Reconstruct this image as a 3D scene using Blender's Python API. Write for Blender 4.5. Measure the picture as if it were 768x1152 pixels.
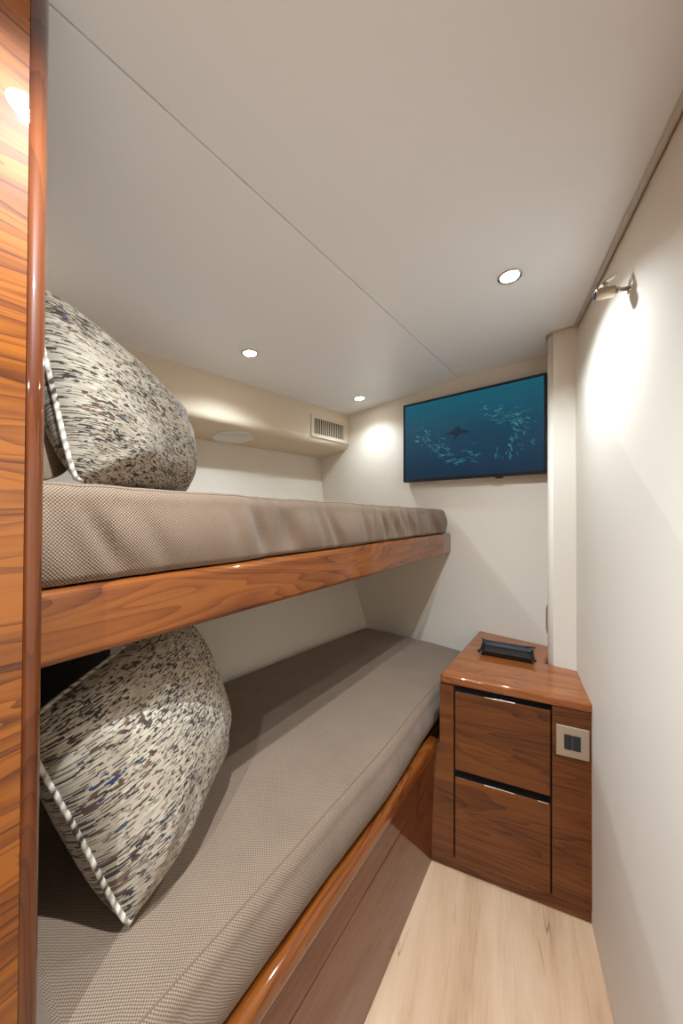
import bpy, bmesh, math, random
from mathutils import Vector, Matrix
random.seed(7)
PI = math.pi
S = bpy.context.scene
for o in list(bpy.data.objects): bpy.data.objects.remove(o)
COL = S.collection
# ---------------------------------------------------------------- camera, world, exposure
cam = bpy.data.cameras.new('camera'); cam.sensor_fit = 'VERTICAL'; cam.sensor_height = 36; cam.sensor_width = 24
cam.lens = 12.0; cam.clip_start = .01
CO = bpy.data.objects.new('camera', cam); COL.objects.link(CO)
CO.location = (0, 0, 1.275); CO.rotation_euler = (PI/2, 0, math.radians(37.72))
S.camera = CO
W = bpy.data.worlds.new('world'); S.world = W; W.use_nodes = True
W.node_tree.nodes['Background'].inputs[0].default_value = (.9, .87, .82, 1)
W.node_tree.nodes['Background'].inputs[1].default_value = .05
S.view_settings.view_transform = 'Standard'; S.view_settings.look = 'None'
S.view_settings.exposure = 0.60; S.view_settings.gamma = 1; S.view_settings.use_curve_mapping = False
LAMP_COL = (.86, .985, 1.09)
# watts of each recessed downlight (x, y, watts)
DL_RIGHT = [(-.222, 1.092, 21), (-.302, .131, 52), (-.05, -.62, 66)]  # last entry is an added fill light, unseen behind the viewer
DL_LEFT = [(-1.150, .875, 16), (-1.115, 1.610, 6.5), (-1.17, .10, 8)]

# ---------------------------------------------------------------- material helpers
def srgb(r, g, b):
    f = lambda c: (c/255/12.92 if c/255 <= .04045 else ((c/255+.055)/1.055)**2.4)
    return (f(r), f(g), f(b), 1)
class NT:
    def __init__(s, name):
        s.m = bpy.data.materials.new(name); s.m.use_nodes = True; s.t = s.m.node_tree
        s.b = s.t.nodes['Principled BSDF']
    def n(s, typ, **kw):
        x = s.t.nodes.new(typ)
        for k, v in kw.items(): setattr(x, k, v)
        return x
    def l(s, a, b): s.t.links.new(a, b)
    def put(s, sock, v):
        if isinstance(v, (int, float)): sock.default_value = v
        elif isinstance(v, (tuple, list)): sock.default_value = v
        else: s.l(v, sock)
    def math(s, op, a, b=0.0, c=None):
        x = s.n('ShaderNodeMath', operation=op); s.put(x.inputs[0], a); s.put(x.inputs[1], b)
        if c is not None: s.put(x.inputs[2], c)
        return x.outputs[0]
    def coord(s, which='Object', scale=(1, 1, 1), rot=(0, 0, 0), loc=(0, 0, 0)):
        tc = s.n('ShaderNodeTexCoord'); mp = s.n('ShaderNodeMapping')
        mp.inputs['Scale'].default_value = scale; mp.inputs['Rotation'].default_value = rot; mp.inputs['Location'].default_value = loc
        s.l(tc.outputs[which], mp.inputs[0]); return mp.outputs[0]
    def noise(s, vec, scale, detail=2, rough=.5, dist=0):
        x = s.n('ShaderNodeTexNoise'); s.l(vec, x.inputs['Vector'])
        x.inputs['Scale'].default_value = scale; x.inputs['Detail'].default_value = detail
        x.inputs['Roughness'].default_value = rough; x.inputs['Distortion'].default_value = dist
        return x.outputs['Fac']
    def ramp(s, fac, stops, interp='LINEAR'):
        x = s.n('ShaderNodeValToRGB'); s.l(fac, x.inputs[0]); x.color_ramp.interpolation = interp
        e = x.color_ramp.elements
        while len(e) < len(stops): e.new(.5)
        for i, (p, c) in enumerate(stops):
            e[i].position = p; e[i].color = c if len(c) == 4 else (*c, 1)
        return x.outputs[0]
    def mix(s, fac, a, b, blend='MIX'):
        x = s.n('ShaderNodeMix', data_type='RGBA', blend_type=blend)
        s.put(x.inputs[0], fac); s.put(x.inputs[6], a); s.put(x.inputs[7], b); return x.outputs[2]
    def bump(s, h, strength=.3, dist=.002):
        x = s.n('ShaderNodeBump'); s.l(h, x.inputs['Height']); x.inputs['Strength'].default_value = strength
        x.inputs['Distance'].default_value = dist; s.l(x.outputs[0], s.b.inputs['Normal'])
    def sep(s, vec):
        x = s.n('ShaderNodeSeparateXYZ'); s.l(vec, x.inputs[0]); return x.outputs
    def set(s, **kw):
        for k, v in kw.items(): s.put(s.b.inputs[k.replace('_', ' ')], v)
        return s
def plain(name, c, rough=.5, metal=0, coat=0, bump=None):
    k = NT(name); k.set(Base_Color=c, Roughness=rough, Metallic=metal, Coat_Weight=coat)
    v = k.coord(); nz = k.noise(v, 60, 3)
    k.l(k.ramp(nz, [(0, (rough*.85,)*3), (1, (min(1, rough*1.15),)*3)]), k.b.inputs['Roughness'])
    if bump: k.bump(k.noise(v, bump[0], 3), bump[1], bump[2])
    return k.m
def wall_mat(name, c, rough=.75):
    k = NT(name); v = k.coord()
    a = k.noise(k.coord(scale=(900, 900, 120)), 1, 2); b = k.noise(k.coord(scale=(140, 140, 900)), 1, 2)
    h = k.math('ADD', a, b); big = k.noise(v, 5, 2)
    c2 = tuple(x*.955 for x in c[:3])+(1,)
    k.l(k.ramp(k.math('ADD', k.math('MULTIPLY', h, .35), k.math('MULTIPLY', big, .3)), [(.3, c2), (.7, c)]), k.b.inputs['Base Color'])
    k.set(Roughness=rough); k.bump(h, .22, .0006); return k.m
# varnished wood; grain runs along the given axis
def wood(name, axis, dark, mid, light, figure=1.0, rough=.12, stretch=7, rings=26, offs=(0, 0, 0), tilt=0, coat=1, ringw=.30, ior=1.5):
    k = NT(name)
    along, across = .9*figure, stretch*figure
    sc = [across]*3; sc[axis] = along
    rot = (tilt, 0, 0) if axis == 1 else (0, tilt, 0)
    v = k.coord(scale=sc, loc=offs, rot=rot)
    base = k.noise(v, 1, 2, .45, .35)
    ring = k.math('FRACT', k.math('MULTIPLY', base, rings))          # growth rings: slow pale rise, quick dark fall
    ring = k.math('SUBTRACT', 1, k.math('POWER', ring, 2.2))
    soft = k.math('SINE', k.math('MULTIPLY', base, rings*1.7)); ring = k.math('ADD', k.math('MULTIPLY', ring, .6), k.math('MULTIPLY_ADD', soft, .2, .2))
    sc2 = [420]*3; sc2[axis] = 9
    fib = k.noise(k.coord(scale=sc2, rot=rot), 1, 3, .6)
    sc3 = [26]*3; sc3[axis] = 2
    med = k.noise(k.coord(scale=sc3, rot=rot), 1, 3, .6)
    f = k.math('ADD', k.math('MULTIPLY', ring, ringw), k.math('ADD', k.math('MULTIPLY', fib, .30), k.math('MULTIPLY', med, .52)))
    k.l(k.ramp(f, [(.28, dark), (.52, mid), (.82, light)]), k.b.inputs['Base Color'])
    k.set(Roughness=.5, Specular_IOR_Level=.12, Coat_Weight=coat, Coat_Roughness=rough*.4, Coat_IOR=ior)
    return k.m
def weave(name, dark, lite, p, q, sheen=.15, uv=True):
    k = NT(name); s = k.sep(k.coord('UV' if uv else 'Object'))
    wob = k.math('MULTIPLY', k.noise(k.coord(), 25, 2), .003)
    a = k.math('SINE', k.math('MULTIPLY', k.math('ADD', s[1], wob), 2*PI/p))
    d = s[0]
    b = k.math('SINE', k.math('MULTIPLY', k.math('ADD', d, wob), 2*PI/q))
    h = k.math('MULTIPLY_ADD', k.math('MULTIPLY', a, b), .5, .5)
    fuzz = k.noise(k.coord(), 900, 2); big = k.noise(k.coord(), 9, 3)
    f = k.math('ADD', k.math('MULTIPLY', h, .62), k.math('ADD', k.math('MULTIPLY', fuzz, .28), k.math('MULTIPLY', big, .16)))
    k.l(k.ramp(f, [(.26, dark), (.80, lite)]), k.b.inputs['Base Color'])
    k.set(Roughness=.92, Sheen_Weight=sheen); k.bump(h, .5, .0012); return k.m
def cushion_mat(name):
    k = NT(name); uv0 = k.n('ShaderNodeTexCoord').outputs['UV']
    sx = k.sep(uv0); cb = k.n('ShaderNodeCombineXYZ')       # thread grid: every pick of the weave is one colour
    for i_, N_ in ((0, 560.0), (1, 430.0)): k.l(k.math('DIVIDE', k.math('FLOOR', k.math('MULTIPLY', sx[i_], N_)), N_), cb.inputs[i_])
    uv = cb.outputs[0]
    def mp(sc, loc=(0, 0, 0)):
        m = k.n('ShaderNodeMapping'); m.inputs['Scale'].default_value = sc; m.inputs['Location'].default_value = loc
        k.l(uv, m.inputs[0]); return m.outputs[0]
    beige = k.ramp(k.noise(mp((30, 260, 1)), 1, 3), [(.3, srgb(134, 119, 99)), (.7, srgb(192, 179, 158))])
    dash = k.noise(mp((48, 330, 1)), 1, 2, .5)
    zone = k.noise(mp((7, 16, 1), (3, 1, 0)), 1, 3, .6)
    dm = k.ramp(k.math('ADD', dash, k.math('MULTIPLY', zone, .42)), [(.75, (0, 0, 0)), (.785, (1, 1, 1))])
    c = k.mix(dm, beige, srgb(50, 40, 34))
    blob = k.noise(mp((58, 84, 1), (9, 2, 0)), 1, 1, .4)
    z2 = k.noise(mp((8, 13, 1), (1, 7, 0)), 1, 2, .6)
    bm_ = k.ramp(k.math('ADD', blob, k.math('MULTIPLY', z2, .55)), [(.905, (0, 0, 0)), (.925, (1, 1, 1))])
    hue = k.noise(mp((16, 22, 1), (5, 5, 0)), 1, 1)
    bc = k.ramp(hue, [(.38, srgb(44, 34, 30)), (.5, srgb(80, 58, 44)), (.6, srgb(112, 80, 60)), (.64, srgb(60, 62, 70))])
    c = k.mix(bm_, c, bc)
    bl = k.noise(mp((60, 95, 1), (20, 11, 0)), 1, 1, .4); z3 = k.noise(mp((9, 11, 1), (13, 3, 0)), 1, 1)
    m3 = k.ramp(k.math('ADD', bl, k.math('MULTIPLY', z3, .6)), [(1.08, (0, 0, 0)), (1.1, (1, 1, 1))]) if False else \
         k.ramp(k.math('MULTIPLY', bl, k.math('MULTIPLY_ADD', z3, .9, .35)), [(.635, (0, 0, 0)), (.65, (1, 1, 1))])
    c = k.mix(m3, c, srgb(32, 52, 88))
    k.l(c, k.b.inputs['Base Color']); k.set(Roughness=.9, Sheen_Weight=.1)
    k.bump(k.noise(mp((120, 420, 1)), 1, 2), .35, .001); return k.m

WALL = srgb(236, 226, 210)
M = {}
M['wall'] = wall_mat('cream_wall_vinyl', WALL)
M['soffit'] = wall_mat('cream_padded_vinyl', srgb(230, 213, 188))
M['ceil'] = plain('satin_ceiling_panel', srgb(243, 245, 248), .33)
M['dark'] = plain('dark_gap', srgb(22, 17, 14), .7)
M['trimgrey'] = plain('pale_trim', srgb(205, 198, 186), .4)
D, Md, L = srgb(82, 38, 16), srgb(142, 78, 38), srgb(182, 112, 58)
M['wood_y'] = wood('varnished_walnut_rail', 1, srgb(54, 21, 4), srgb(104, 49, 10), srgb(134, 73, 20), 1.0, stretch=7, rings=30, ringw=.42)
M['wood_panel'] = wood('varnished_walnut_panel', 1, srgb(42, 15, 2), srgb(94, 44, 6), srgb(142, 78, 17), 1.4, stretch=8, rings=20, tilt=.25, rough=.05, ringw=.46)
M['wood_post'] = wood('varnished_walnut_post', 2, srgb(42, 15, 4), srgb(78, 34, 8), srgb(106, 52, 16), 1.2)
M['wood_top'] = wood('varnished_walnut_top', 0, srgb(104, 52, 18), srgb(140, 76, 32), srgb(164, 98, 46), 1.0)
M['wood_x'] = wood('walnut_drawer_front', 0, srgb(50, 23, 8), srgb(98, 51, 19), srgb(128, 73, 30), 1.1, stretch=9, rings=15, rough=.35, coat=.5)
M['wood_x2'] = wood('walnut_drawer_front_lower', 0, srgb(50, 23, 8), srgb(98, 51, 19), srgb(128, 73, 30), 1.1, stretch=9, rings=15, rough=.35, coat=.5, offs=(3, 5, 1))
M['wood_base'] = wood('glossy_dark_walnut', 1, srgb(60, 25, 10), srgb(96, 44, 18), srgb(114, 60, 28), 1.0, rough=.06, ior=1.42)
M['shade_panel'] = wood('painted_shade_walnut', 0, srgb(26, 14, 8), srgb(38, 22, 14), srgb(48, 28, 18), 1.0, rough=.3)  # shade at the lower bed head, put into a very dark wood colour
M['fab_up'] = weave('taupe_basket_weave', srgb(56, 41, 30), srgb(152, 125, 100), .0050, .0050)
M['fab_lo'] = weave('taupe_rib_weave', srgb(80, 63, 49), srgb(156, 132, 109), .0046, .0050)
M['fab_pil'] = weave('sand_pillow_weave', srgb(96, 76, 58), srgb(162, 138, 110), .0046, .0046)
M['seam'] = plain('mattress_seam_thread', srgb(118, 98, 80), .9)
M['cush'] = cushion_mat('flecked_cushion_weave')
M['chrome'] = plain('polished_chrome', srgb(214, 208, 200), .14, 1)
M['brushed'] = plain('brushed_metal', srgb(196, 182, 164), .38, .75)
M['black'] = plain('black_leather', srgb(17, 17, 18), .5, bump=(500, .3, .0005))
M['tvblack'] = plain('black_plastic', srgb(24, 25, 27), .35)
M['socket'] = plain('charcoal_plastic', srgb(38, 42, 46), .3)
M['white'] = plain('white_enamel', srgb(236, 234, 230), .35)
M['vent'] = plain('vent_cream_plastic', srgb(216, 202, 178), .45)
M['ventdark'] = plain('vent_duct', srgb(60, 54, 46), .8)
M['lens'] = plain('dark_blue_lens', srgb(20, 34, 66), .08, coat=1)
k = NT('lamp_diffuser'); k.set(Base_Color=(1, 1, 1, 1), Emission_Color=(1, .96, .9, 1), Emission_Strength=30.0); M['glow'] = k.m
# twisted cord around the cushions
k = NT('twisted_cord'); s_ = k.sep(k.n('ShaderNodeTexCoord').outputs['UV'])
tw = k.math('SINE', k.math('ADD', k.math('MULTIPLY', s_[0], 2*PI/.018), k.math('MULTIPLY', s_[1], 2*PI)))
nz = k.noise(k.coord(), 45, 2)
k.l(k.ramp(k.math('ADD', k.math('MULTIPLY', tw, .13), nz), [(.28, srgb(64, 54, 48)), (.40, srgb(180, 168, 150)), (.8, srgb(226, 218, 204))]), k.b.inputs['Base Color'])
k.set(Roughness=.9); k.bump(tw, .6, .002); M['cord'] = k.m
# floor: pale oak planks running along the right wall
k = NT('pale_oak_planks'); FR = math.radians(13.5)
v = k.coord(rot=(0, 0, -FR-PI/2))
mp0 = k.n('ShaderNodeMapping'); k.l(v, mp0.inputs[0]); mp0.inputs['Location'].default_value = (.28, .05, 0)
br = k.n('ShaderNodeTexBrick'); k.l(mp0.outputs[0], br.inputs['Vector'])
br.offset = .37; br.inputs['Scale'].default_value = 1; br.inputs['Brick Width'].default_value = .95; br.inputs['Row Height'].default_value = .17
br.inputs['Mortar Size'].default_value = .0007; br.inputs['Mortar Smooth'].default_value = .2
br.inputs['Color1'].default_value = (.42, .42, .42, 1); br.inputs['Color2'].default_value = (.58, .58, .58, 1); br.inputs['Mortar'].default_value = (.12, .12, .12, 1)
def fm(sc, loc=(0, 0, 0)):
    m = k.n('ShaderNodeMapping'); m.inputs['Scale'].default_value = sc; m.inputs['Location'].default_value = loc; k.l(v, m.inputs[0]); return m.outputs[0]
g1 = k.noise(fm((1.5, 13, 1)), 1, 3, .55, .8); g2 = k.noise(fm((14, 260, 1)), 1, 3, .6); g3 = k.noise(fm((3, 5, 1)), 1, 2)
f = k.math('ADD', k.math('MULTIPLY', g1, .5), k.math('ADD', k.math('MULTIPLY', g2, .18), k.math('MULTIPLY', g3, .3)))
f = k.math('ADD', f, k.math('MULTIPLY_ADD', br.outputs['Color'], .3, -.15))
c = k.ramp(f, [(.28, srgb(168, 130, 98)), (.46, srgb(206, 169, 134)), (.68, srgb(226, 194, 162))])
cr = k.noise(fm((1.1, 13, 1), (.6, .35, 0)), 1, 2, .5, .5)
crk = k.math('ABSOLUTE', k.math('SUBTRACT', cr, .5))
cm = k.math('MULTIPLY', k.ramp(crk, [(0, (1, 1, 1)), (.006, (0, 0, 0))]), k.ramp(k.noise(fm((4, 9, 1), (2, 2, 0)), 1, 1), [(.54, (0, 0, 0)), (.62, (1, 1, 1))]))
c = k.mix(k.math('MULTIPLY', cm, .75), c, srgb(110, 78, 54))
k.l(c, k.b.inputs['Base Color']); k.set(Roughness=.42); k.bump(f, .06, .001); M['floor'] = k.m
# television picture
k = NT('sea_picture'); s_ = k.sep(k.coord())
g = k.ramp(k.math('MULTIPLY_ADD', s_[2], 1/.44, 0), [(0, srgb(8, 42, 66)), (.5, srgb(5, 68, 94)), (1, srgb(0, 104, 124))])
g = k.mix(k.math('MULTIPLY', k.noise(k.coord(), 9, 2), .35), g, srgb(2, 34, 56))
k.set(Base_Color=srgb(4, 10, 14), Roughness=.32, Emission_Color=g, Emission_Strength=.55); M['screen'] = k.m
def glowmat(n, c, e):
    k = NT(n); k.set(Base_Color=srgb(4, 8, 10), Roughness=.32, Emission_Color=c, Emission_Strength=e); return k.m
M['fish'] = glowmat('fish_pale', srgb(92, 152, 156), .42); M['fish2'] = glowmat('fish_teal', srgb(44, 116, 128), .45); M['ray'] = glowmat('swimmer_dark', srgb(4, 40, 60), .5)

# ---------------------------------------------------------------- object helpers
def link(name, bm, mats, parent=None, smooth=False, bevel=0, seg=3):
    me = bpy.data.meshes.new(name); bmesh.ops.recalc_face_normals(bm, faces=bm.faces[:]) if bm.faces else None
    bm.to_mesh(me); bm.free()
    o = bpy.data.objects.new(name, me); COL.objects.link(o)
    for m in (mats if isinstance(mats, (list, tuple)) else [mats]): me.materials.append(m)
    if parent:
        o.parent = parent
    if smooth:
        for p in me.polygons: p.use_smooth = True
    if bevel:
        b = o.modifiers.new('bevel', 'BEVEL'); b.width = bevel; b.segments = seg; b.limit_method = 'ANGLE'; b.angle_limit = math.radians(40)
        for p in me.polygons: p.use_smooth = True
        w = o.modifiers.new('wn', 'WEIGHTED_NORMAL'); w.keep_sharp = True
    return o
def thing(name, label, cat, loc=(0, 0, 0), rz=0, group=None):
    o = bpy.data.objects.new(name, None); COL.objects.link(o); o.empty_display_size = .05
    o.location = loc; o.rotation_euler = (0, 0, rz); o['label'] = label; o['category'] = cat
    if group: o['group'] = group
    return o
def tag(o, label, cat, group=None):
    o['label'] = label; o['category'] = cat
    if group: o['group'] = group
    return o
def struct(name, bm, m, **kw):
    o = link(name, bm, m, **kw); o['kind'] = 'structure'; return o
def sub(p, q): return tuple(a-b for a, b in zip(p, q))
def hexa(bm, pts):               # 8 points: bottom loop 0-3, top loop 4-7
    v = [bm.verts.new(p) for p in pts]
    for f in ((3, 2, 1, 0), (4, 5, 6, 7), (0, 1, 5, 4), (1, 2, 6, 5), (2, 3, 7, 6), (3, 0, 4, 7)): bm.faces.new([v[i] for i in f])
def box(bm, x0, x1, y0, y1, z0, z1):
    hexa(bm, [(x0, y0, z0), (x1, y0, z0), (x1, y1, z0), (x0, y1, z0), (x0, y0, z1), (x1, y0, z1), (x1, y1, z1), (x0, y1, z1)])
def prism(bm, poly, z0, z1):     # polygon in x,y extruded in z
    a = [bm.verts.new((x, y, z0)) for x, y in poly]; b = [bm.verts.new((x, y, z1)) for x, y in poly]
    n = len(poly); bm.faces.new(a[::-1]); bm.faces.new(b)
    for i in range(n): bm.faces.new((a[i], a[(i+1) % n], b[(i+1) % n], b[i]))
def loft(bm, rings, cap=True):   # list of closed rings of 3D points
    R = [[bm.verts.new(p) for p in r] for r in rings]; n = len(R[0])
    for a, b in zip(R, R[1:]):
        for i in range(n): bm.faces.new((a[i], a[(i+1) % n], b[(i+1) % n], b[i]))
    if cap: bm.faces.new(R[0][::-1]); bm.faces.new(R[-1])
def tube(bm, pts, r, n=10, closed=False, uv=False):
    pts = [Vector(p) for p in pts]; N = len(pts); rings = []; up = None
    dist = 0; ds = []
    for i, p in enumerate(pts):
        if i: dist += (p-pts[i-1]).length
        ds.append(dist)
        a = pts[(i-1) % N] if (closed or i) else p; b = pts[(i+1) % N] if (closed or i < N-1) else p
        t = (b-a).normalized()
        if up is None: up = Vector((0, 0, 1)) if abs(t.z) < .9 else Vector((1, 0, 0))
        sd = t.cross(up).normalized(); up = sd.cross(t).normalized()
        rr = r[i] if isinstance(r, (list, tuple)) else r
        rings.append([bm.verts.new(p+(sd*math.cos(q)+up*math.sin(q))*rr) for q in [2*PI*j/n for j in range(n)]])
    lay = bm.loops.layers.uv.verify() if uv else None
    m = N if closed else N-1
    for i in range(m):
        A, B = rings[i], rings[(i+1) % N]
        for j in range(n):
            f = bm.faces.new((A[j], A[(j+1) % n], B[(j+1) % n], B[j])); f.smooth = True
            if uv:
                d1 = ds[i+1] if i+1 < N else ds[i]+.015
                for lp, q in zip(f.loops, ((ds[i], j/n), (ds[i], (j+1)/n), (d1, (j+1)/n), (d1, j/n))): lp[lay].uv = q
    if not closed: bm.faces.new(rings[0][::-1]); bm.faces.new(rings[-1])
def lathe(bm, prof, n=40, mat=None):     # (r, z) profile about z, or about mat's z axis
    mat = mat or Matrix(); rings = []
    for r, z in prof:
        rings.append([bm.verts.new(mat @ Vector((max(r, 1e-5)*math.cos(2*PI*i/n), max(r, 1e-5)*math.sin(2*PI*i/n), z))) for i in range(n)])
    for a, b in zip(rings, rings[1:]):
        for i in range(n):
            f = bm.faces.new((a[i], a[(i+1) % n], b[(i+1) % n], b[i])); f.smooth = True
    bm.faces.new(rings[0][::-1]); bm.faces.new(rings[-1])

# ---------------------------------------------------------------- the room
H = 1.965
def back_y(x): return 1.7524-.0599*(x+.498)
HULL = ((0, -.97), (1.08, -1.385), (1.165, -1.535), (1.406, -1.571), (1.66, -1.605), (2.0, -1.65))
def hull_x(y, z):
    for (za, xa), (zb, xb_) in zip(HULL, HULL[1:]):
        if z <= zb: break
    return xa+(xb_-xa)*(z-za)/(zb-za)-.093*(1.79-y)
def ceil_z(x): return H if x > -.597 else H-.0746*(-.597-x)
def right_x(y, z=1): # right-hand wall
    lo = .016-.225*(y-1.087); hi = .105-.261*(y-.824); return lo+(hi-lo)*z/H
YF = -1.0
bm = bmesh.new(); box(bm, -1.9, .8, YF-.1, 2.0, -.06, 0); struct('floor', bm, M['floor'])
bm = bmesh.new()
box(bm, -.5955, .8, YF-.1, 2.0, H, H+.03)
hexa(bm, [(-2.0, YF-.1, ceil_z(-2.0)), (-.5985, YF-.1, H), (-.5985, 2.0, H), (-2.0, 2.0, ceil_z(-2.0)),
          (-2.0, YF-.1, H+.03), (-.5985, YF-.1, H+.03), (-.5985, 2.0, H+.03), (-2.0, 2.0, H+.03)])
struct('ceiling', bm, M['ceil'])
bm = bmesh.new(); box(bm, -.62, -.575, YF-.1, 2.0, H+.0305, H+.05); struct('trim_1', bm, M['dark'])
bm = bmesh.new(); T = .06
hexa(bm, [(-2.0, back_y(-2), 0), (.2, back_y(.2), 0), (.2, back_y(.2)+T, 0), (-2, back_y(-2)+T, 0),
          (-2.0, back_y(-2), H), (.2, back_y(.2), H), (.2, back_y(.2)+T, H), (-2, back_y(-2)+T, H)])
struct('wall_back', bm, M['wall'])
bm = bmesh.new(); y0, y1 = YF, 1.78
hexa(bm, [(right_x(y0, 0), y0, 0), (right_x(y1, 0), y1, 0), (right_x(y1, 0)+T, y1, 0), (right_x(y0, 0)+T, y0, 0),
          (right_x(y0, H), y0, H), (right_x(y1, H), y1, H), (right_x(y1, H)+T, y1, H), (right_x(y0, H)+T, y0, H)])
struct('wall_right', bm, M['wall'])
# boxed column in the corner, rounded front edge
bm = bmesh.new(); cx0, cy0, r = -.180, 1.530, .022; pl = []
for i in range(9):
    a = PI+PI/2*i/8; pl.append((cx0+r+r*math.cos(a), cy0+r+r*math.sin(a)))
pl += [(-.0755, cy0-.001), (-.02, cy0), (-.02, back_y(-.02)+.01), (cx0, back_y(cx0)+.01)]
prism(bm, pl, 0, H); o = struct('wall_column', bm, M['wall'])
for p in o.data.polygons: p.use_smooth = abs(p.normal.z) < .5 and p.area < .02
# hull side wall (leans outward going up)
bm = bmesh.new()
def hsec(y):
    zs = [0, 1.08, 1.165, 1.406, 1.70]; a_ = [(hull_x(y, z), y, z) for z in zs]
    return a_+[(x-T, y, z) for x, _, z in a_[::-1]]
loft(bm, [hsec(-.36), hsec(1.85)]); struct('wall_left', bm, M['wall'])
bm = bmesh.new(); ys = .765; w = .0012   # joint between two lining panels
hexa(bm, [(hull_x(ys, .3), ys-w, .3), (hull_x(ys, .3)+.0008, ys-w, .3), (hull_x(ys, .3)+.0008, ys+w, .3), (hull_x(ys, .3), ys+w, .3),
          (hull_x(ys, 1.1), ys-w, 1.1), (hull_x(ys, 1.1)+.0008, ys-w, 1.1), (hull_x(ys, 1.1)+.0008, ys+w, 1.1), (hull_x(ys, 1.1), ys+w, 1.1)])
struct('trim_2', bm, M['trimgrey'])
# padded soffit along the hull
def soffit_sec(y):
    dx = -.083*(1.80-y); c = []
    fx, uz = -1.337, 1.688; ang = math.radians(6.5); r = .040
    c.append((fx, ceil_z(fx)+.02)); c.append((fx, 1.80))
    # arc between the vertical face (facing +x) and the underside (falling towards the hull)
    ex, ez = -math.cos(ang), -math.sin(ang)
    t = r*math.tan((PI/2-ang)/2)
    ox, oz = fx-r, uz+t
    for i in range(9):
        a = -(PI/2-ang)*i/8; c.append((ox+r*math.cos(a), oz+r*math.sin(a)))
    px, pz = c[-1]; L_ = .28
    c.append((px+ex*L_, pz+ez*L_)); c.append((px+ex*L_-.25, pz+ez*L_)); c.append((px+ex*L_-.25, 1.93))
    return [(x+dx, y, z) for x, z in c]
bm = bmesh.new(); loft(bm, [soffit_sec(y) for y in (-.36, .4, 1.1, 1.82)])
o = struct('wall_soffit', bm, M['soffit'])
for p in o.data.polygons: p.use_smooth = p.area < .03
bm = bmesh.new(); box(bm, -2.0, -.60, -.36, -.30, 0, H); struct('wall_head', bm, M['wall'])
bm = bmesh.new(); box(bm, -.70, .8, YF-.06, YF, 0, H); struct('wall_front', bm, M['wood_post'])
# slim bead where ceiling meets the right wall and the column
bm = bmesh.new(); pts = []
for i in range(13):
    y = YF+.02+(1.522-YF-.02)*i/12; pts.append((right_x(y, H)-.009, y, H-.003))
tube(bm, pts, .0075, 8); struct('trim_3', bm, M['trimgrey'], smooth=True)
bm = bmesh.new(); pts = [(-.085, cy0-.005, H-.002)]
for i in range(9):
    a = 1.5*PI-PI/2*i/8; pts.append((cx0+r+(r+.005)*math.cos(a) if False else cx0+.022+(.027)*math.cos(a), cy0+.022+.027*math.sin(a), H-.002))
pts.append((cx0-.005, 1.725, H-.002)); tube(bm, pts, .004, 8); struct('trim_4', bm, M['trimgrey'], smooth=True)

# ---------------------------------------------------------------- wardrobe side in the left foreground
wd = thing('wardrobe', 'tall glossy walnut wardrobe side filling the left edge of the view', 'wardrobe', (-.56, -.4, 0))
lean = lambda z: .1022+.0118*(z-.66)/1.24
bm = bmesh.new(); pr = .012
def wsec(z):
    e = lean(z); return [(-.5850, YF+.42, z), (-.540, YF+.42, z), (-.540, e-.019, z), (-.5850, e-.019, z)]
q0, q1 = wsec(.002), wsec(H-.002)
hexa(bm, [sub(p, wd.location) for p in q0+q1]); link('side_panel', bm, M['wood_panel'], wd)
bm = bmesh.new(); rings = []
for z in (.002, .7, 1.3, H-.002):
    e = lean(z); ring = [(-.5850, e-.0185, z), (-.5395, e-.0185, z), (-.5395, e-pr, z)]
    for i in range(1, 9):
        a = PI/2*i/8; ring.append((-.5395-pr+pr*math.cos(a), e-pr+pr*math.sin(a), z))
    ring.append((-.5850, e, z)); rings.append([sub(p, wd.location) for p in ring])
loft(bm, rings); o = link('edge_post', bm, M['wood_post'], wd)
for p in o.data.polygons: p.use_smooth = abs(p.normal.z) < .5 and p.area < .03

# ---------------------------------------------------------------- bunks
def bar_y(bm, xo, xi, z0, z1, ya, yb, r, off=(0, 0, 0), n=5, m=14):  # rounded bar; xo(y)=outer, xi(y)=inner
    rings = []
    for j in range(m+1):
        y = ya+(yb-ya)*j/m; a, b = xi(y), xo(y); ring = []
        lo = z0(y) if callable(z0) else z0; hi = z1(y) if callable(z1) else z1
        for cx, cz, st in ((b-r, hi-r, 0), (a+r, hi-r, PI/2), (a+r, lo+r, PI), (b-r, lo+r, 1.5*PI)):
            for i in range(n+1):
                t = st+PI/2*i/n; ring.append((cx+r*math.cos(t)-off[0], y-off[1], cz+r*math.sin(t)-off[2]))
        rings.append(ring)
    loft(bm, rings)
up = thing('upper_bunk', 'upper bunk platform with glossy walnut front rail above the lower bed', 'bunk', (-1.0, .9, 1.06))
L0 = up.location
xo = lambda y: -.5975-.024*y
bm = bmesh.new(); bar_y(bm, xo, lambda y: xo(y)-.042, 1.061, 1.166, -.28, 1.757, .012, L0)
o = link('front_rail', bm, M['wood_y'], up, smooth=True); w = o.modifiers.new('wn', 'WEIGHTED_NORMAL')
bm = bmesh.new(); ya, yb = -.28, 1.755
hexa(bm, [sub(p, L0) for p in [(hull_x(ya, 1.12)+.005, ya, 1.095), (xo(ya)-.043, ya, 1.095), (xo(yb)-.043, yb, 1.095), (hull_x(yb, 1.12)+.005, yb, 1.095),
          (hull_x(ya, 1.12)+.005, ya, 1.155), (xo(ya)-.043, ya, 1.155), (xo(yb)-.043, yb, 1.155), (hull_x(yb, 1.12)+.005, yb, 1.155)]])
link('platform', bm, M['soffit'], up)

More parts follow.
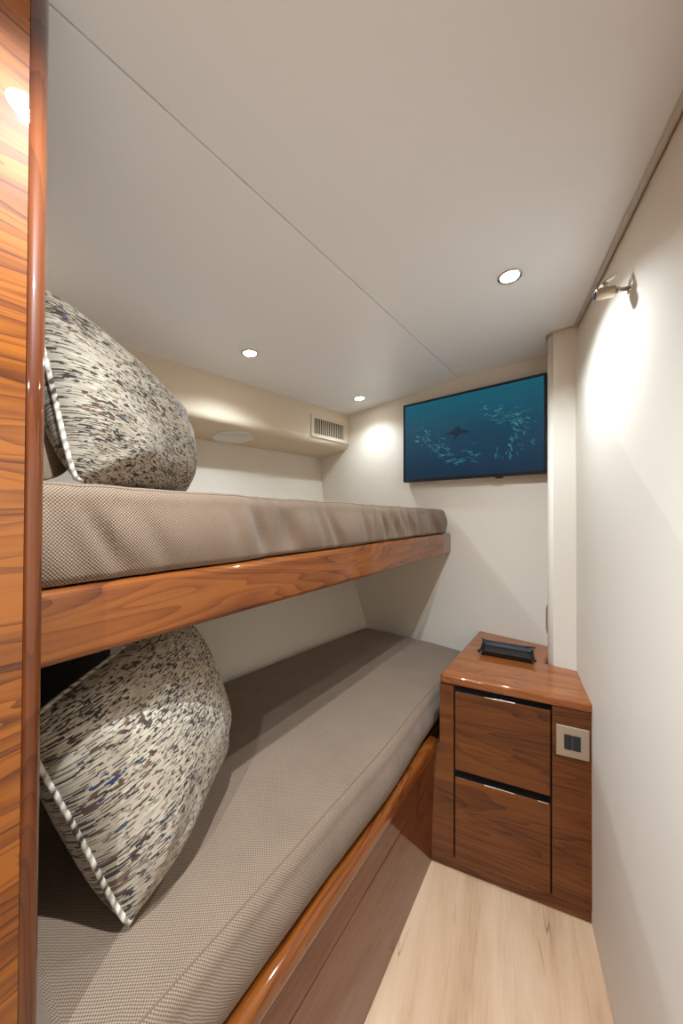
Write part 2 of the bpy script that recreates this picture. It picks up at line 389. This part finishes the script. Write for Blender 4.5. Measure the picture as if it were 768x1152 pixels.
lo = thing('lower_bunk', 'lower bunk base with glossy dark walnut front beside the floor', 'bunk', (-.9, .66, 0))
L0 = lo.location
bx = lambda y: -.435-.057*y          # foot of the sloping front
rx = lambda y: -.446-.028*y          # outermost line of the rail
YE = 1.186
bm = bmesh.new()
def fx(y, z): return bx(y)+(rx(y)-.010-bx(y))*z/.42
def slab(bm, z0, z1, ya, yb, back, inset=0):
    hexa(bm, [sub(p, L0) for p in [(back, ya, z0), (fx(ya, z0)-inset, ya, z0), (fx(yb, z0)-inset, yb, z0), (back, yb, z0),
              (back, ya, z1), (fx(ya, z1)-inset, ya, z1), (fx(yb, z1)-inset, yb, z1), (back, yb, z1)]])
slab(bm, .001, .318, .145, YE, -.62); link('base_panel', bm, M['wood_base'], lo, bevel=.0015, seg=2)
bm = bmesh.new(); slab(bm, .3195, .42, .145, YE, -.62, .0006); link('fascia', bm, M['wood_base'], lo, bevel=.0015, seg=2)
bm = bmesh.new(); bar_y(bm, rx, lambda y: rx(y)-.04, .412, .458, .145, YE, .013, L0)
o = link('front_rail', bm, M['wood_y'], lo, smooth=True)
bm = bmesh.new()
hexa(bm, [sub(p, L0) for p in [(hull_x(-.28, 0)+.2, -.28, .001), (-.621, -.28, .001), (-.621, 1.74, .001), (hull_x(1.74, 0)+.17, 1.74, .001),
      (hull_x(-.28, .44)+.012, -.28, .445), (-.621, -.28, .445), (-.621, 1.74, .445), (hull_x(1.74, .44)+.012, 1.74, .445)]])
hexa(bm, [sub(p, L0) for p in [(-.62, YE+.012, .001), (-.512, YE+.012, .001), (-.512, 1.74, .001), (-.62, 1.74, .001),
      (-.62, YE+.012, .445), (-.512, YE+.012, .445), (-.512, 1.74, .445), (-.62, 1.74, .445)]])
link('platform', bm, M['wood_base'], lo)

bm = bmesh.new(); box(bm, hull_x(-.28, .6)+.02-L0.x, -.60-L0.x, -.298-L0.y, -.275-L0.y, .60, 1.055); o = link('shade_panel', bm, M['shade_panel'], lo, bevel=.002, seg=2)  # dark panel added to stand in for the shade behind the pillows
def mattress(name, label, xf, xb, z0, z1, ya, yb, r, mat, wr, loc, seam_t, bulge, crown=.0, endr=.05, under=.004):
    root = thing(name, label, 'mattress', loc); bm = bmesh.new()
    ny = 260; rings = []; seam = []
    for j in range(ny+1):
        u = j/ny; y = ya+(yb-ya)*u
        t = min(y-ya, yb-y); ins = 0 if t > endr else endr-math.sqrt(max(0, endr**2-(endr-t)**2))
        a, b = xb(y)+ins*.5, xf(y)-ins*.6; top = (z1(y) if callable(z1) else z1)-ins*.55; bot = z0+ins*.3
        ring = []
        def add(x, z): ring.append((x, y, z))
        n = 10
        # front face from bottom to top, bulging, then rounded shoulder
        for i in range(n+1):
            s = i/n; z = bot+.004+(top-r-bot-.004)*s
            x = b-under*(1-s)**2+bulge*math.sin(PI*min(1, s*1.02))**.8-.004*s
            x += wr(y, s, j)
            add(x, z)
        for i in range(1, 8):
            q = PI/2*i/8; add(b-.004-r+r*math.cos(q)+wr(y, 1, j)*math.cos(q), top-r+r*math.sin(q)+.5*wr(y, 1, j)*math.sin(q))
        nt = 14
        x0_, x1_ = b-.004-r, a+r
        for i in range(nt+1):
            s = i/nt; x = x0_+(x1_-x0_)*s; add(x, top+crown*math.sin(PI*s)+.0022*math.sin(23*x+5*y)*math.sin(PI*s)*math.sin(11*y+2*x))
        for i in range(1, 6):
            q = PI/2+PI/2*i/6; add(a+r+r*math.cos(q), top-r+r*math.sin(q))
        add(a, (top+bot)/2); add(a+.012, bot); add((a+b)/2, bot); add(b-.03, bot)
        rings.append([sub(p, loc) for p in ring])
        k_ = n+seam_t
        if 3 < j < ny-3 and (y > .16 or xf(1) < -.6): seam.append((Vector(ring[k_])-Vector(loc)))
    loft(bm, rings); lay = bm.loops.layers.uv.verify(); bm.verts.index_update(); nr = len(rings[0])
    mid = rings[ny//2]; arc = [0]
    for i in range(nr): arc.append(arc[-1]+(Vector(mid[(i+1) % nr])-Vector(mid[i])).length)
    for f in bm.faces:
        ids = [lp.vert.index for lp in f.loops]; wrap = any(i % nr == nr-1 for i in ids) and any(i % nr == 0 for i in ids)
        for lp, ix in zip(f.loops, ids):
            i = ix % nr; lp[lay].uv = (arc[nr] if (wrap and i == 0) else arc[i], lp.vert.co.y)
    link('cover', bm, mat, root, smooth=True)
    bm = bmesh.new(); tube(bm, seam, .0016, 6); link('seam', bm, M['seam'], root, smooth=True)
    return root
rnd = random.Random(3)
cre = [(rnd.uniform(.1, 1.75), rnd.uniform(.01, .07), rnd.uniform(.008, .020), rnd.uniform(.003, .0075)) for _ in range(36)]
def wr_up(y, s, j):
    d = .0015*math.sin(31*y+1)+.002*math.sin(17*y)
    for yc, sl, wd_, am in cre:       # puckers hanging from the top seam, leaning the same way
        e = (y-yc+sl*(s-.9))/(wd_*(1.5-.6*s)); d -= 2.1*am*math.exp(-e*e)*(.15+.85*math.sin(PI*min(1, .12+.8*max(0, s)))**1.2)
    return d*(1 if s < 1 else .8)+.003
cre2 = [(rnd.uniform(.3, 1.2), rnd.uniform(-.05, .05), rnd.uniform(.01, .03), rnd.uniform(.001, .003), rnd.choice((-1, 1))) for _ in range(14)]
def wr_lo(y, s, j):
    d = .002*math.sin(9*y)
    for yc, sl, wd_, am, sg in cre2:
        e = (y-yc-sl*(s-.5))/wd_; d += sg*am*math.exp(-e*e)*math.sin(PI*min(1, max(0, s)))
    return d
mattress('upper_mattress', 'taupe basket-weave mattress on the upper bunk under the flecked cushion', lambda y: -.613-.021*y, lambda y: hull_x(y, 1.165)+.012,
         1.1662, lambda y: 1.322-.020*y, -.27, 1.752, .028, M['fab_up'], wr_up, (-1.0, .8, 1.1662), 5, .010, .008, .045, .001)
def xlo(y):
    t = min(1, max(0, (y-.104)/.024)); t = t*t*(3-2*t)
    far = min(1, max(0, (y-.80)/.42)); far = far*far*(3-2*far)
    v_ = -.470-.021*y-.014*far
    return -.604+(v_+.604)*t
mattress('lower_mattress', 'taupe ribbed mattress on the lower bunk running to the bedside cabinet', xlo, lambda y: hull_x(y, .46)+.010,
         .4595, .590, -.27, 1.738, .030, M['fab_lo'], wr_lo, (-.9, .8, .4595), 6, .010, .004, .07)

# ---------------------------------------------------------------- cushions
def cushion(name, label, c, thick, mat, uvs, group=None, pinch=.05, piped=True, seed=1, lift=0, rot=0, n=40, power=.5, corner=.13):
    # c: four corners (bottom-left, bottom-right, top-right, top-left) seen from the front
    rg = random.Random(seed)
    c = [Vector(p) for p in c]; base = (c[0]+c[1]+c[2]+c[3])/4; base.z = min(p.z for p in c)
    root = thing(name, label, 'cushion' if piped else 'pillow', base, 0, group)
    nrm = (c[1]-c[0]).cross(c[3]-c[0]).normalized()
    wv = [(rg.uniform(4, 12), rg.uniform(4, 12), rg.uniform(0, 6), rg.uniform(.001, .0035)) for _ in range(6)]
    def P(s, t, side):
        # edges bow inwards between the corners
        ss = .5+(s-.5)*(1-pinch*math.sin(PI*t)); tt = .5+(t-.5)*(1-pinch*math.sin(PI*s))
        rc = corner*(abs(2*s-1)*abs(2*t-1))**3
        ss = .5+(ss-.5)*(1-rc); tt = .5+(tt-.5)*(1-rc)
        p = (c[0]*(1-ss)+c[1]*ss)*(1-tt)+(c[3]*(1-ss)+c[2]*ss)*tt
        a, b = 1-abs(2*s-1)**2.3, 1-abs(2*t-1)**2.3
        h = thick*.5*(max(0, a*b))**power
        e = (a*b)**.5
        cr = sum(am*math.sin(fx_*s+fy_*t+ph) for fx_, fy_, ph, am in wv)*e
        # folds running into the corners
        for qs, qt in ((0, 0), (1, 0), (1, 1), (0, 1)):
            ds, dt = abs(s-qs), abs(t-qt); rr = math.hypot(ds, dt)
            if rr < .5: cr += .0045*math.sin(9*math.atan2(dt, ds)+seed)*math.sin(PI*rr/.5)*min(1, e*2)
        return p+nrm*side*(h+cr)
    bm = bmesh.new(); lay = bm.loops.layers.uv.verify(); grid = {}
    for side in (1, -1):
        for i in range(n+1):
            for j in range(n+1):
                edge = i in (0, n) or j in (0, n)
                if edge and side == -1: grid[side, i, j] = grid[1, i, j]; continue
                # denser near the rim
                s = .5-.5*math.cos(PI*i/n); t = .5-.5*math.cos(PI*j/n)
                grid[side, i, j] = bm.verts.new(P(s, t, side)-base)
        for i in range(n):
            for j in range(n):
                q = [(i, j), (i+1, j), (i+1, j+1), (i, j+1)]
                f = bm.faces.new([grid[(side,)+x] for x in (q if side == 1 else q[::-1])]); f.smooth = True
                for lp, x in zip(f.loops, (q if side == 1 else q[::-1])):
                    s = .5-.5*math.cos(PI*x[0]/n); t = .5-.5*math.cos(PI*x[1]/n)
                    a_, b_ = (s-.5)*uvs, (t-.5)*uvs
                    lp[lay].uv = (a_*math.cos(rot)-b_*math.sin(rot)+seed*1.37+(0 if side == 1 else 3), a_*math.sin(rot)+b_*math.cos(rot)+seed*.71)
    link('cover', bm, mat, root)
    if piped:
        ring = []; K = 28
        for k_ in range(4):
            for i in range(K):
                u = i/K; s, t = ((u, 0), (1, u), (1-u, 1), (0, 1-u))[k_]
                ring.append(P(s, t, 1)-base)
        bm = bmesh.new(); tube(bm, ring, .0050, 8, True, True); link('piping', bm, M['cord'], root)
    return root
cushion('scatter_cushion', 'flecked beige and dark brown cushion standing on the upper mattress',
        [(-.768, .190, 1.325), (-1.0, .525, 1.318), (-1.03, .53, 1.572), (-.78, .12, 1.695)], .20, M['cush'], .54, 'flecked cushions, one on each bunk', seed=2, rot=.28, corner=.07)
cushion('scatter_cushion', 'flecked beige and dark brown cushion leaning on the lower mattress half in shade',
        [(-.606, .222, .592), (-.85, .555, .63), (-.945, .465, 1.02), (-.695, .10, .955)], .26, M['cush'], .52, 'flecked cushions, one on each bunk', seed=5, rot=.0, corner=.06)
cushion('pillow', 'plain sand-coloured pillow behind the flecked cushion on the upper bunk',
        [(-.84, .175, 1.334), (-1.32, .175, 1.334), (-1.32, .05, 1.70), (-.84, .05, 1.70)], .27, M['fab_pil'], .5, 'plain pillows behind the cushions', piped=False, seed=3, pinch=.02, corner=.02, power=.36)
cushion('pillow', 'plain taupe pillow behind the flecked cushion on the lower bunk',
        [(-.640, .10, .60), (-1.10, .10, .60), (-1.10, .0, .95), (-.640, .0, .95)], .15, M['fab_lo'], .5, 'plain pillows behind the cushions', piped=False, seed=4, pinch=.02, corner=.05)
cushion('pillow', 'dark pillow shape added as the shadow under the upper bunk behind the flecked cushion',
        [(-1.16, .0, .60), (-1.20, .40, .60), (-1.25, .41, 1.02), (-1.22, .0, 1.03)], .11, M['dark'], .5, None, piped=False, seed=6, pinch=.02, corner=.05)  # added near-black shape standing in for the shadow between cushion and hull

# ---------------------------------------------------------------- bedside cabinet
CA = math.atan2(.12, .47)
cab = thing('bedside_cabinet', 'walnut two-drawer bedside cabinet fitted between lower bed and right wall', 'cabinet', (-.502, 1.183, 0), CA)
ci = cab.matrix_basis.copy(); cR = Matrix.Translation(cab.location) @ Matrix.Rotation(CA, 4, 'Z'); cI = cR.inverted()
def loc2(x, y): q = cI @ Vector((x, y, 0)); return (q.x, q.y)
WD = .4845
# carcass: front frame strips + plinth + body
bm = bmesh.new()
pl = [(.0, .022), (WD, .022)] + [loc2(right_x(1.50, .3)-.004, 1.50), loc2(-.085, 1.527), loc2(-.184, 1.527), loc2(-.184, back_y(-.184)-.003), loc2(-.478, back_y(-.478)-.003), loc2(-.475, 1.30)]
pl2 = [(.03, .022)]+pl[1:]
prism(bm, [(.012, .022)]+pl[1:], .002, .44); prism(bm, pl2, .44, .655); link('carcass', bm, M['dark'], cab)
bm = bmesh.new(); box(bm, 0, WD, .006, .022, .002, .043); link('plinth', bm, M['wood_x'], cab, bevel=.001, seg=2)
bm = bmesh.new(); box(bm, 0.0, .0775, 0, .022, .0455, .44); box(bm, .03, .0775, 0, .022, .44, .656); link('side_stile', bm, M['wood_x2'], cab)
bm = bmesh.new(); box(bm, .3785, WD, 0, .022, .0455, .656); link('end_panel', bm, M['wood_x2'], cab, bevel=.001, seg=2)
for nm, z0, z1, mt in (('drawer', .3635, .640, 'wood_x'), ('drawer', .0455, .339, 'wood_x2')):
    bm = bmesh.new(); hexa(bm, [(.0825, -.001, z0), (.3735, -.001, z0), (.3735, .0215, z0), (.0825, .0215, z0),
        (.0825, -.001, z1), (.3735, -.001, z1), (.3735, .0215, z1-.024), (.0825, .0215, z1-.024)])
    d = link(nm, bm, M[mt], cab, bevel=.0015, seg=2)
    bm = bmesh.new(); box(bm, .178, .272, -.0028, .0005, z1-.002, z1+.0012); link('handle', bm, M['chrome'], d, bevel=.0006, seg=2)
bm = bmesh.new(); box(bm, .338, .368, -.0022, .0005, .3372, .3405); link('catch_plate', bm, M['chrome'], cab)
# top with rounded nosing
out = [loc2(-.474, 1.192), (WD-.001, -.012), loc2(right_x(1.45, .7)-.003, 1.45), loc2(-.0775, 1.5275), loc2(-.183, 1.5275), loc2(-.183, back_y(-.183)-.002), loc2(-.495, back_y(-.495)-.002)]
bm = bmesh.new(); prism(bm, out, .657, .691); link('top', bm, M['wood_top'], cab, bevel=.011, seg=5)
# socket plate on the end panel
bm = bmesh.new(); box(bm, .388, .476, -.007, -.0003, .507, .602); pt = link('socket_plate', bm, M['brushed'], cab, bevel=.0015, seg=2); pt['label'] = 'brushed metal socket plate'
for x0, x1 in ((.4095, .4305), (.4315, .4535)):
    bm = bmesh.new(); box(bm, x0, x1, -.0095, -.0072, .531, .577); link('rocker', bm, M['socket'], pt, bevel=.001, seg=2)

# ---------------------------------------------------------------- leather tray
tr = thing('valet_tray', 'black leather catch-all tray with pinched corners on the bedside cabinet', 'tray', (-.322, 1.528, .6915), math.radians(9.5))
a, b, hgt, fl = .088, .058, .021, .009
bm = bmesh.new()
def ringt(o_, z, pin): # rectangle ring with corners pulled out into ears
    pts = []
    for (sx, sy), (ex, ey) in zip(((-1, -1), (1, -1), (1, 1), (-1, 1)), ((1, 0), (0, 1), (-1, 0), (0, -1))):
        X, Y = sx*(a+o_), sy*(b+o_)
        pts.append((X-ex*0+(-ey*0), Y, z)) if pin == 0 else pts.append((X+sx*pin, Y+sy*pin, z))
        for t in (.12, .5, .88):
            n_ = {0: (a, b)}
            L2 = 2*(a+o_) if ex else 2*(b+o_); pts.append((X+ex*L2*t, Y+ey*L2*t, z))
    return pts
R = [ringt(0, 0, .0), ringt(.001, .004, .001), ringt(fl*.6, hgt*.6, .006), ringt(fl, hgt, .010), ringt(fl-.003, hgt+.0005, .007), ringt(fl*.6-.003, hgt*.6, .003), ringt(-.003, .004, 0)]
loft(bm, R); link('body', bm, M['black'], tr)
for sx in (-1, 1):
    for sy in (-1, 1):
        bm = bmesh.new(); ax = Vector((sx*.25, sy, 0)).normalized() if True else 0
        mt = Matrix.Translation((sx*(a+.004), sy*(b+fl*.55+.0035), .0135)) @ ax.to_track_quat('Z', 'Y').to_matrix().to_4x4()
        lathe(bm, [(.0038, -.002), (.0038, .0015), (.0028, .0028), (.0005, .0032)], 14, mt); link('snap', bm, M['chrome'], tr)
bm = bmesh.new()
for i in range(7):
    box(bm, -.014+i*.0042, -.014+i*.0042+.0026, -(b+.0036), -(b+.0026), .009, .0125 if i % 2 else .0135)
link('stamped_mark', bm, M['socket'], tr)

# ---------------------------------------------------------------- television
off = .042; wd_n = Vector((-.0598, -.9982, 0)); wdx = Vector((.9982, -.0598, 0))
tv = thing('television', 'flat black-framed television showing fish in blue sea on the back wall', 'television', (-.898, back_y(-.898), 1.441), math.atan2(-.0598, .9982))
TW, TH = .702, .432
bm = bmesh.new(); box(bm, 0, TW, -.040, -.012, 0, TH); box(bm, .18, TW-.18, -.012, -.0005, .10, TH-.10)
link('housing', bm, M['tvblack'], tv, bevel=.003, seg=2)
bz = .0095; bm = bmesh.new()
box(bm, 0, TW, -.0435, -.0401, 0, .013); box(bm, 0, TW, -.0435, -.0401, TH-bz, TH)
box(bm, 0, bz, -.0435, -.0401, .0131, TH-bz-.0001); box(bm, TW-bz, TW, -.0435, -.0401, .0131, TH-bz-.0001)
link('frame', bm, M['tvblack'], tv)
bm = bmesh.new(); box(bm, TW*.70, TW*.75, -.043, -.03, -.009, -.0002); link('sensor', bm, M['tvblack'], tv, bevel=.003, seg=2)
bm = bmesh.new(); sw, sh = TW-2*bz-.001, TH-bz-.0145
box(bm, bz+.0005, bz+.0005+sw, -.0412, -.0403, .0135, .0135+sh)
def pic(u, v_, dep=.0): return (bz+sw*u, -.0414-dep, .0135+sh*(1-v_))
def fish(u, v_, ln, ang, mi):
    ca_, sa_ = math.cos(ang), math.sin(ang); q = []
    for px, py in ((.5, 0), (.2, .13), (-.2, .08), (-.38, .02), (-.52, .13), (-.46, 0), (-.52, -.13), (-.38, -.02), (-.2, -.08), (.2, -.13)):
        X, Z = px*ln, py*ln
        p = pic(u, v_); q.append(bm.verts.new((p[0]+X*ca_-Z*sa_, p[1], p[2]+X*sa_+Z*ca_)))
    f = bm.faces.new(q); f.material_index = mi
rf = random.Random(11)
def along(path, t):
    f_ = t*(len(path)-1); i_ = min(int(f_), len(path)-2); w_ = f_-i_
    (a0, b0), (a1, b1) = path[i_], path[i_+1]; return a0+(a1-a0)*w_, b0+(b1-b0)*w_, math.atan2(-(b1-b0)*sh, (a1-a0)*sw)
for path, num, jit in ((((.16, .28), (.16, .48), (.27, .58), (.36, .68), (.42, .80), (.58, .74)), 95, .038),
                       (((.57, .22), (.66, .26), (.75, .32), (.85, .39), (.95, .47)), 45, .035),
                       (((.76, .36), (.84, .46), (.86, .58), (.87, .70), (.80, .78), (.70, .74)), 55, .038)):
    for i in range(num):
        u, v_, an = along(path, rf.random()); u += jit*rf.gauss(0, 1); v_ += 1.5*jit*rf.gauss(0, 1)
        an = .45*an+.3*rf.gauss(0, 1)+(PI if rf.random() < .5 else 0)
        if .03 < u < .965 and .1 < v_ < .93: fish(u, v_, rf.uniform(.014, .032), an, rf.choice((1, 2, 2, 2)))
q = [bm.verts.new(pic(u, v_, .0003)) for u, v_ in ((.34, .45), (.39, .44), (.41, .41), (.47, .37), (.455, .42), (.50, .44), (.54, .47), (.49, .48), (.46, .485), (.43, .53), (.41, .545), (.425, .49), (.385, .475))]
f = bm.faces.new(q); f.material_index = 3
link('screen', bm, [M['screen'], M['fish'], M['fish2'], M['ray']], tv)

# ---------------------------------------------------------------- air vent and disc on the soffit
dxs = lambda y: -.083*(1.80-y)
yv = 1.62
av = thing('air_vent', 'cream rectangular air vent with upright slats on the soffit', 'vent', (-1.337+dxs(yv), yv, 1.785), math.atan2(1, .083))
# local x runs along the soffit (towards the back wall), local -y points into the room
hw, hh = .150, .066; fw = .020
bm = bmesh.new(); mk = lambda *a_: box(bm, *a_)
mk(-hw, hw, -.007, .002, hh-fw, hh); mk(-hw, hw, -.007, .002, -hh, -hh+fw); mk(-hw, -hw+fw, -.007, .002, -hh+fw, hh-fw); mk(hw-fw, hw, -.007, .002, -hh+fw, hh-fw)
link('frame', bm, M['vent'], av)
bm = bmesh.new(); box(bm, -hw+fw, hw-fw, -.0012, -.0004, -hh+fw, hh-fw); link('duct', bm, M['ventdark'], av)
ns = 16
for i in range(ns):
    x = -hw+fw+(2*(hw-fw))*(i+.5)/ns
    bm = bmesh.new(); hexa(bm, [(x-.0042, -.0062, -hh+fw), (x+.0012, -.0062, -hh+fw), (x+.0042, -.0013, -hh+fw), (x-.0012, -.0013, -hh+fw),
                                (x-.0042, -.0062, hh-fw), (x+.0012, -.0062, hh-fw), (x+.0042, -.0013, hh-fw), (x-.0012, -.0013, hh-fw)])
    link('slat', bm, M['vent'], av)
yd = 1.075; sec = soffit_sec(yd); p0, p1 = Vector(sec[10]), Vector(sec[11]); dirv = (p1-p0).normalized(); un = Vector((.588, 0, -.809))
un = (dirv.cross(Vector((0, 1, 0)))); un = un if un.z < 0 else -un
ctr = p0+dirv*.125
dk = thing('cover_disc', 'round white disc set into the underside of the soffit', 'disc', ctr)
bm = bmesh.new(); mt = un.to_track_quat('Z', 'Y').to_matrix().to_4x4()
lathe(bm, [(.105, .0002), (.1045, .003), (.101, .0042), (.092, .0046), (.0915, .0038), (.0005, .004)], 48, mt); link('face_plate', bm, M['white'], dk)

# ---------------------------------------------------------------- recessed downlights
def downlight(x, y, watts, label, left):
    z = ceil_z(x); rot = Matrix.Rotation(math.atan(.0746) if left else 0, 4, 'Y')
    r_ = thing('downlight', label, 'downlight', (x, y, z), 0, 'recessed ceiling downlights')
    tilt = Matrix.Rotation(-math.atan(.0746), 4, 'Y') if left else Matrix()
    bm = bmesh.new(); lathe(bm, [(.024, .0003), (.0245, -.0015), (.0285, -.0035), (.033, -.0030), (.0335, .0003)], 40, tilt); bm.faces.ensure_lookup_table()
    link('trim_ring', bm, M['chrome'], r_)
    bm = bmesh.new(); lathe(bm, [(.0243, -.0003), (.0240, -.0022), (.0005, -.0026)], 40, tilt); link('diffuser', bm, M['glow'], r_)
    ld = bpy.data.lights.new('bulb', 'SPOT'); ld.energy = watts; ld.color = LAMP_COL; ld.shadow_soft_size = .010
    ld.spot_size = math.radians(138); ld.spot_blend = 1.0
    lo_ = bpy.data.objects.new('bulb', ld); COL.objects.link(lo_); lo_.parent = r_; lo_.location = (0, 0, -.014)
    return r_
lab_r = ['recessed chrome-rimmed downlight in the ceiling in front of the television', 'recessed downlight overhead beside the wardrobe, seen only as its reflection', 'unseen fill downlight added behind the viewer']
lab_l = ['recessed downlight over the middle of the upper bunk', 'recessed downlight in the far corner above the air vent', 'recessed downlight over the head of the upper bunk behind the wardrobe']
for (x, y, w_), lb in zip(DL_RIGHT, lab_r): downlight(x, y, w_, lb, False)
for (x, y, w_), lb in zip(DL_LEFT, lab_l): downlight(x, y, w_, lb, True)

# ---------------------------------------------------------------- small chrome lamp on the right wall
yl, zl = 1.030, 1.792; xl = right_x(yl, zl)
wl = thing('reading_lamp', 'small chrome swivel lamp with tilted lever on the right wall', 'lamp', (xl, yl, zl))
nv = Vector((-.971, -.238, 0)).normalized(); mt = nv.to_track_quat('Z', 'Y').to_matrix().to_4x4()
bm = bmesh.new(); lathe(bm, [(.023, .0003), (.023, .003), (.019, .006), (.008, .0075), (.0005, .008)], 36, mt); link('wall_plate', bm, M['chrome'], wl)
bm = bmesh.new(); lathe(bm, [(.0045, .006), (.0045, .022), (.0075, .024), (.0075, .029), (.0045, .031)], 20, mt); link('stem', bm, M['chrome'], wl)
bm = bmesh.new(); lathe(bm, [(.006, .031), (.0115, .033), (.0125, .036), (.0125, .069), (.0118, .071), (.0108, .0712)], 32, mt); link('barrel', bm, M['brushed'], wl, )
bm = bmesh.new(); lathe(bm, [(.0106, .0705), (.0104, .0725), (.007, .0745), (.0005, .0752)], 32, mt); link('lens', bm, M['lens'], wl)
bm = bmesh.new(); pA = nv*.064+Vector((0, 0, .0155)); pB = nv*.030+Vector((0, 0, .036)); tt = nv.cross(Vector((0, 0, 1)))*.0095
uu = Vector((0, 0, .0018))
hexa(bm, [pA-tt, pA+tt, pB+tt*.7, pB-tt*.7, pA-tt+uu*2, pA+tt+uu*2, pB+tt*.7+uu*2, pB-tt*.7+uu*2]); link('lever', bm, M['chrome'], wl, bevel=.0008, seg=2)
bm = bmesh.new(); tube(bm, [nv*.052+Vector((0, 0, .010)), nv*.050+Vector((0, 0, .0235))], .0045, 12); link('lever_post', bm, M['chrome'], wl)

# ---------------------------------------------------------------- slim metal plate at the column's edge
hp = thing('latch_plate', 'slim upright metal plate on the side of the white column above the cabinet', 'plate', (-.1803, 1.565, .80))
bm = bmesh.new(); box(bm, -.0035, 0, -.016, .016, 0, .110); link('plate', bm, M['brushed'], hp, bevel=.001, seg=2)
bm = bmesh.new(); box(bm, -.007, -.0037, -.007, .007, .012, .098); link('pull', bm, M['brushed'], hp, bevel=.001, seg=2)
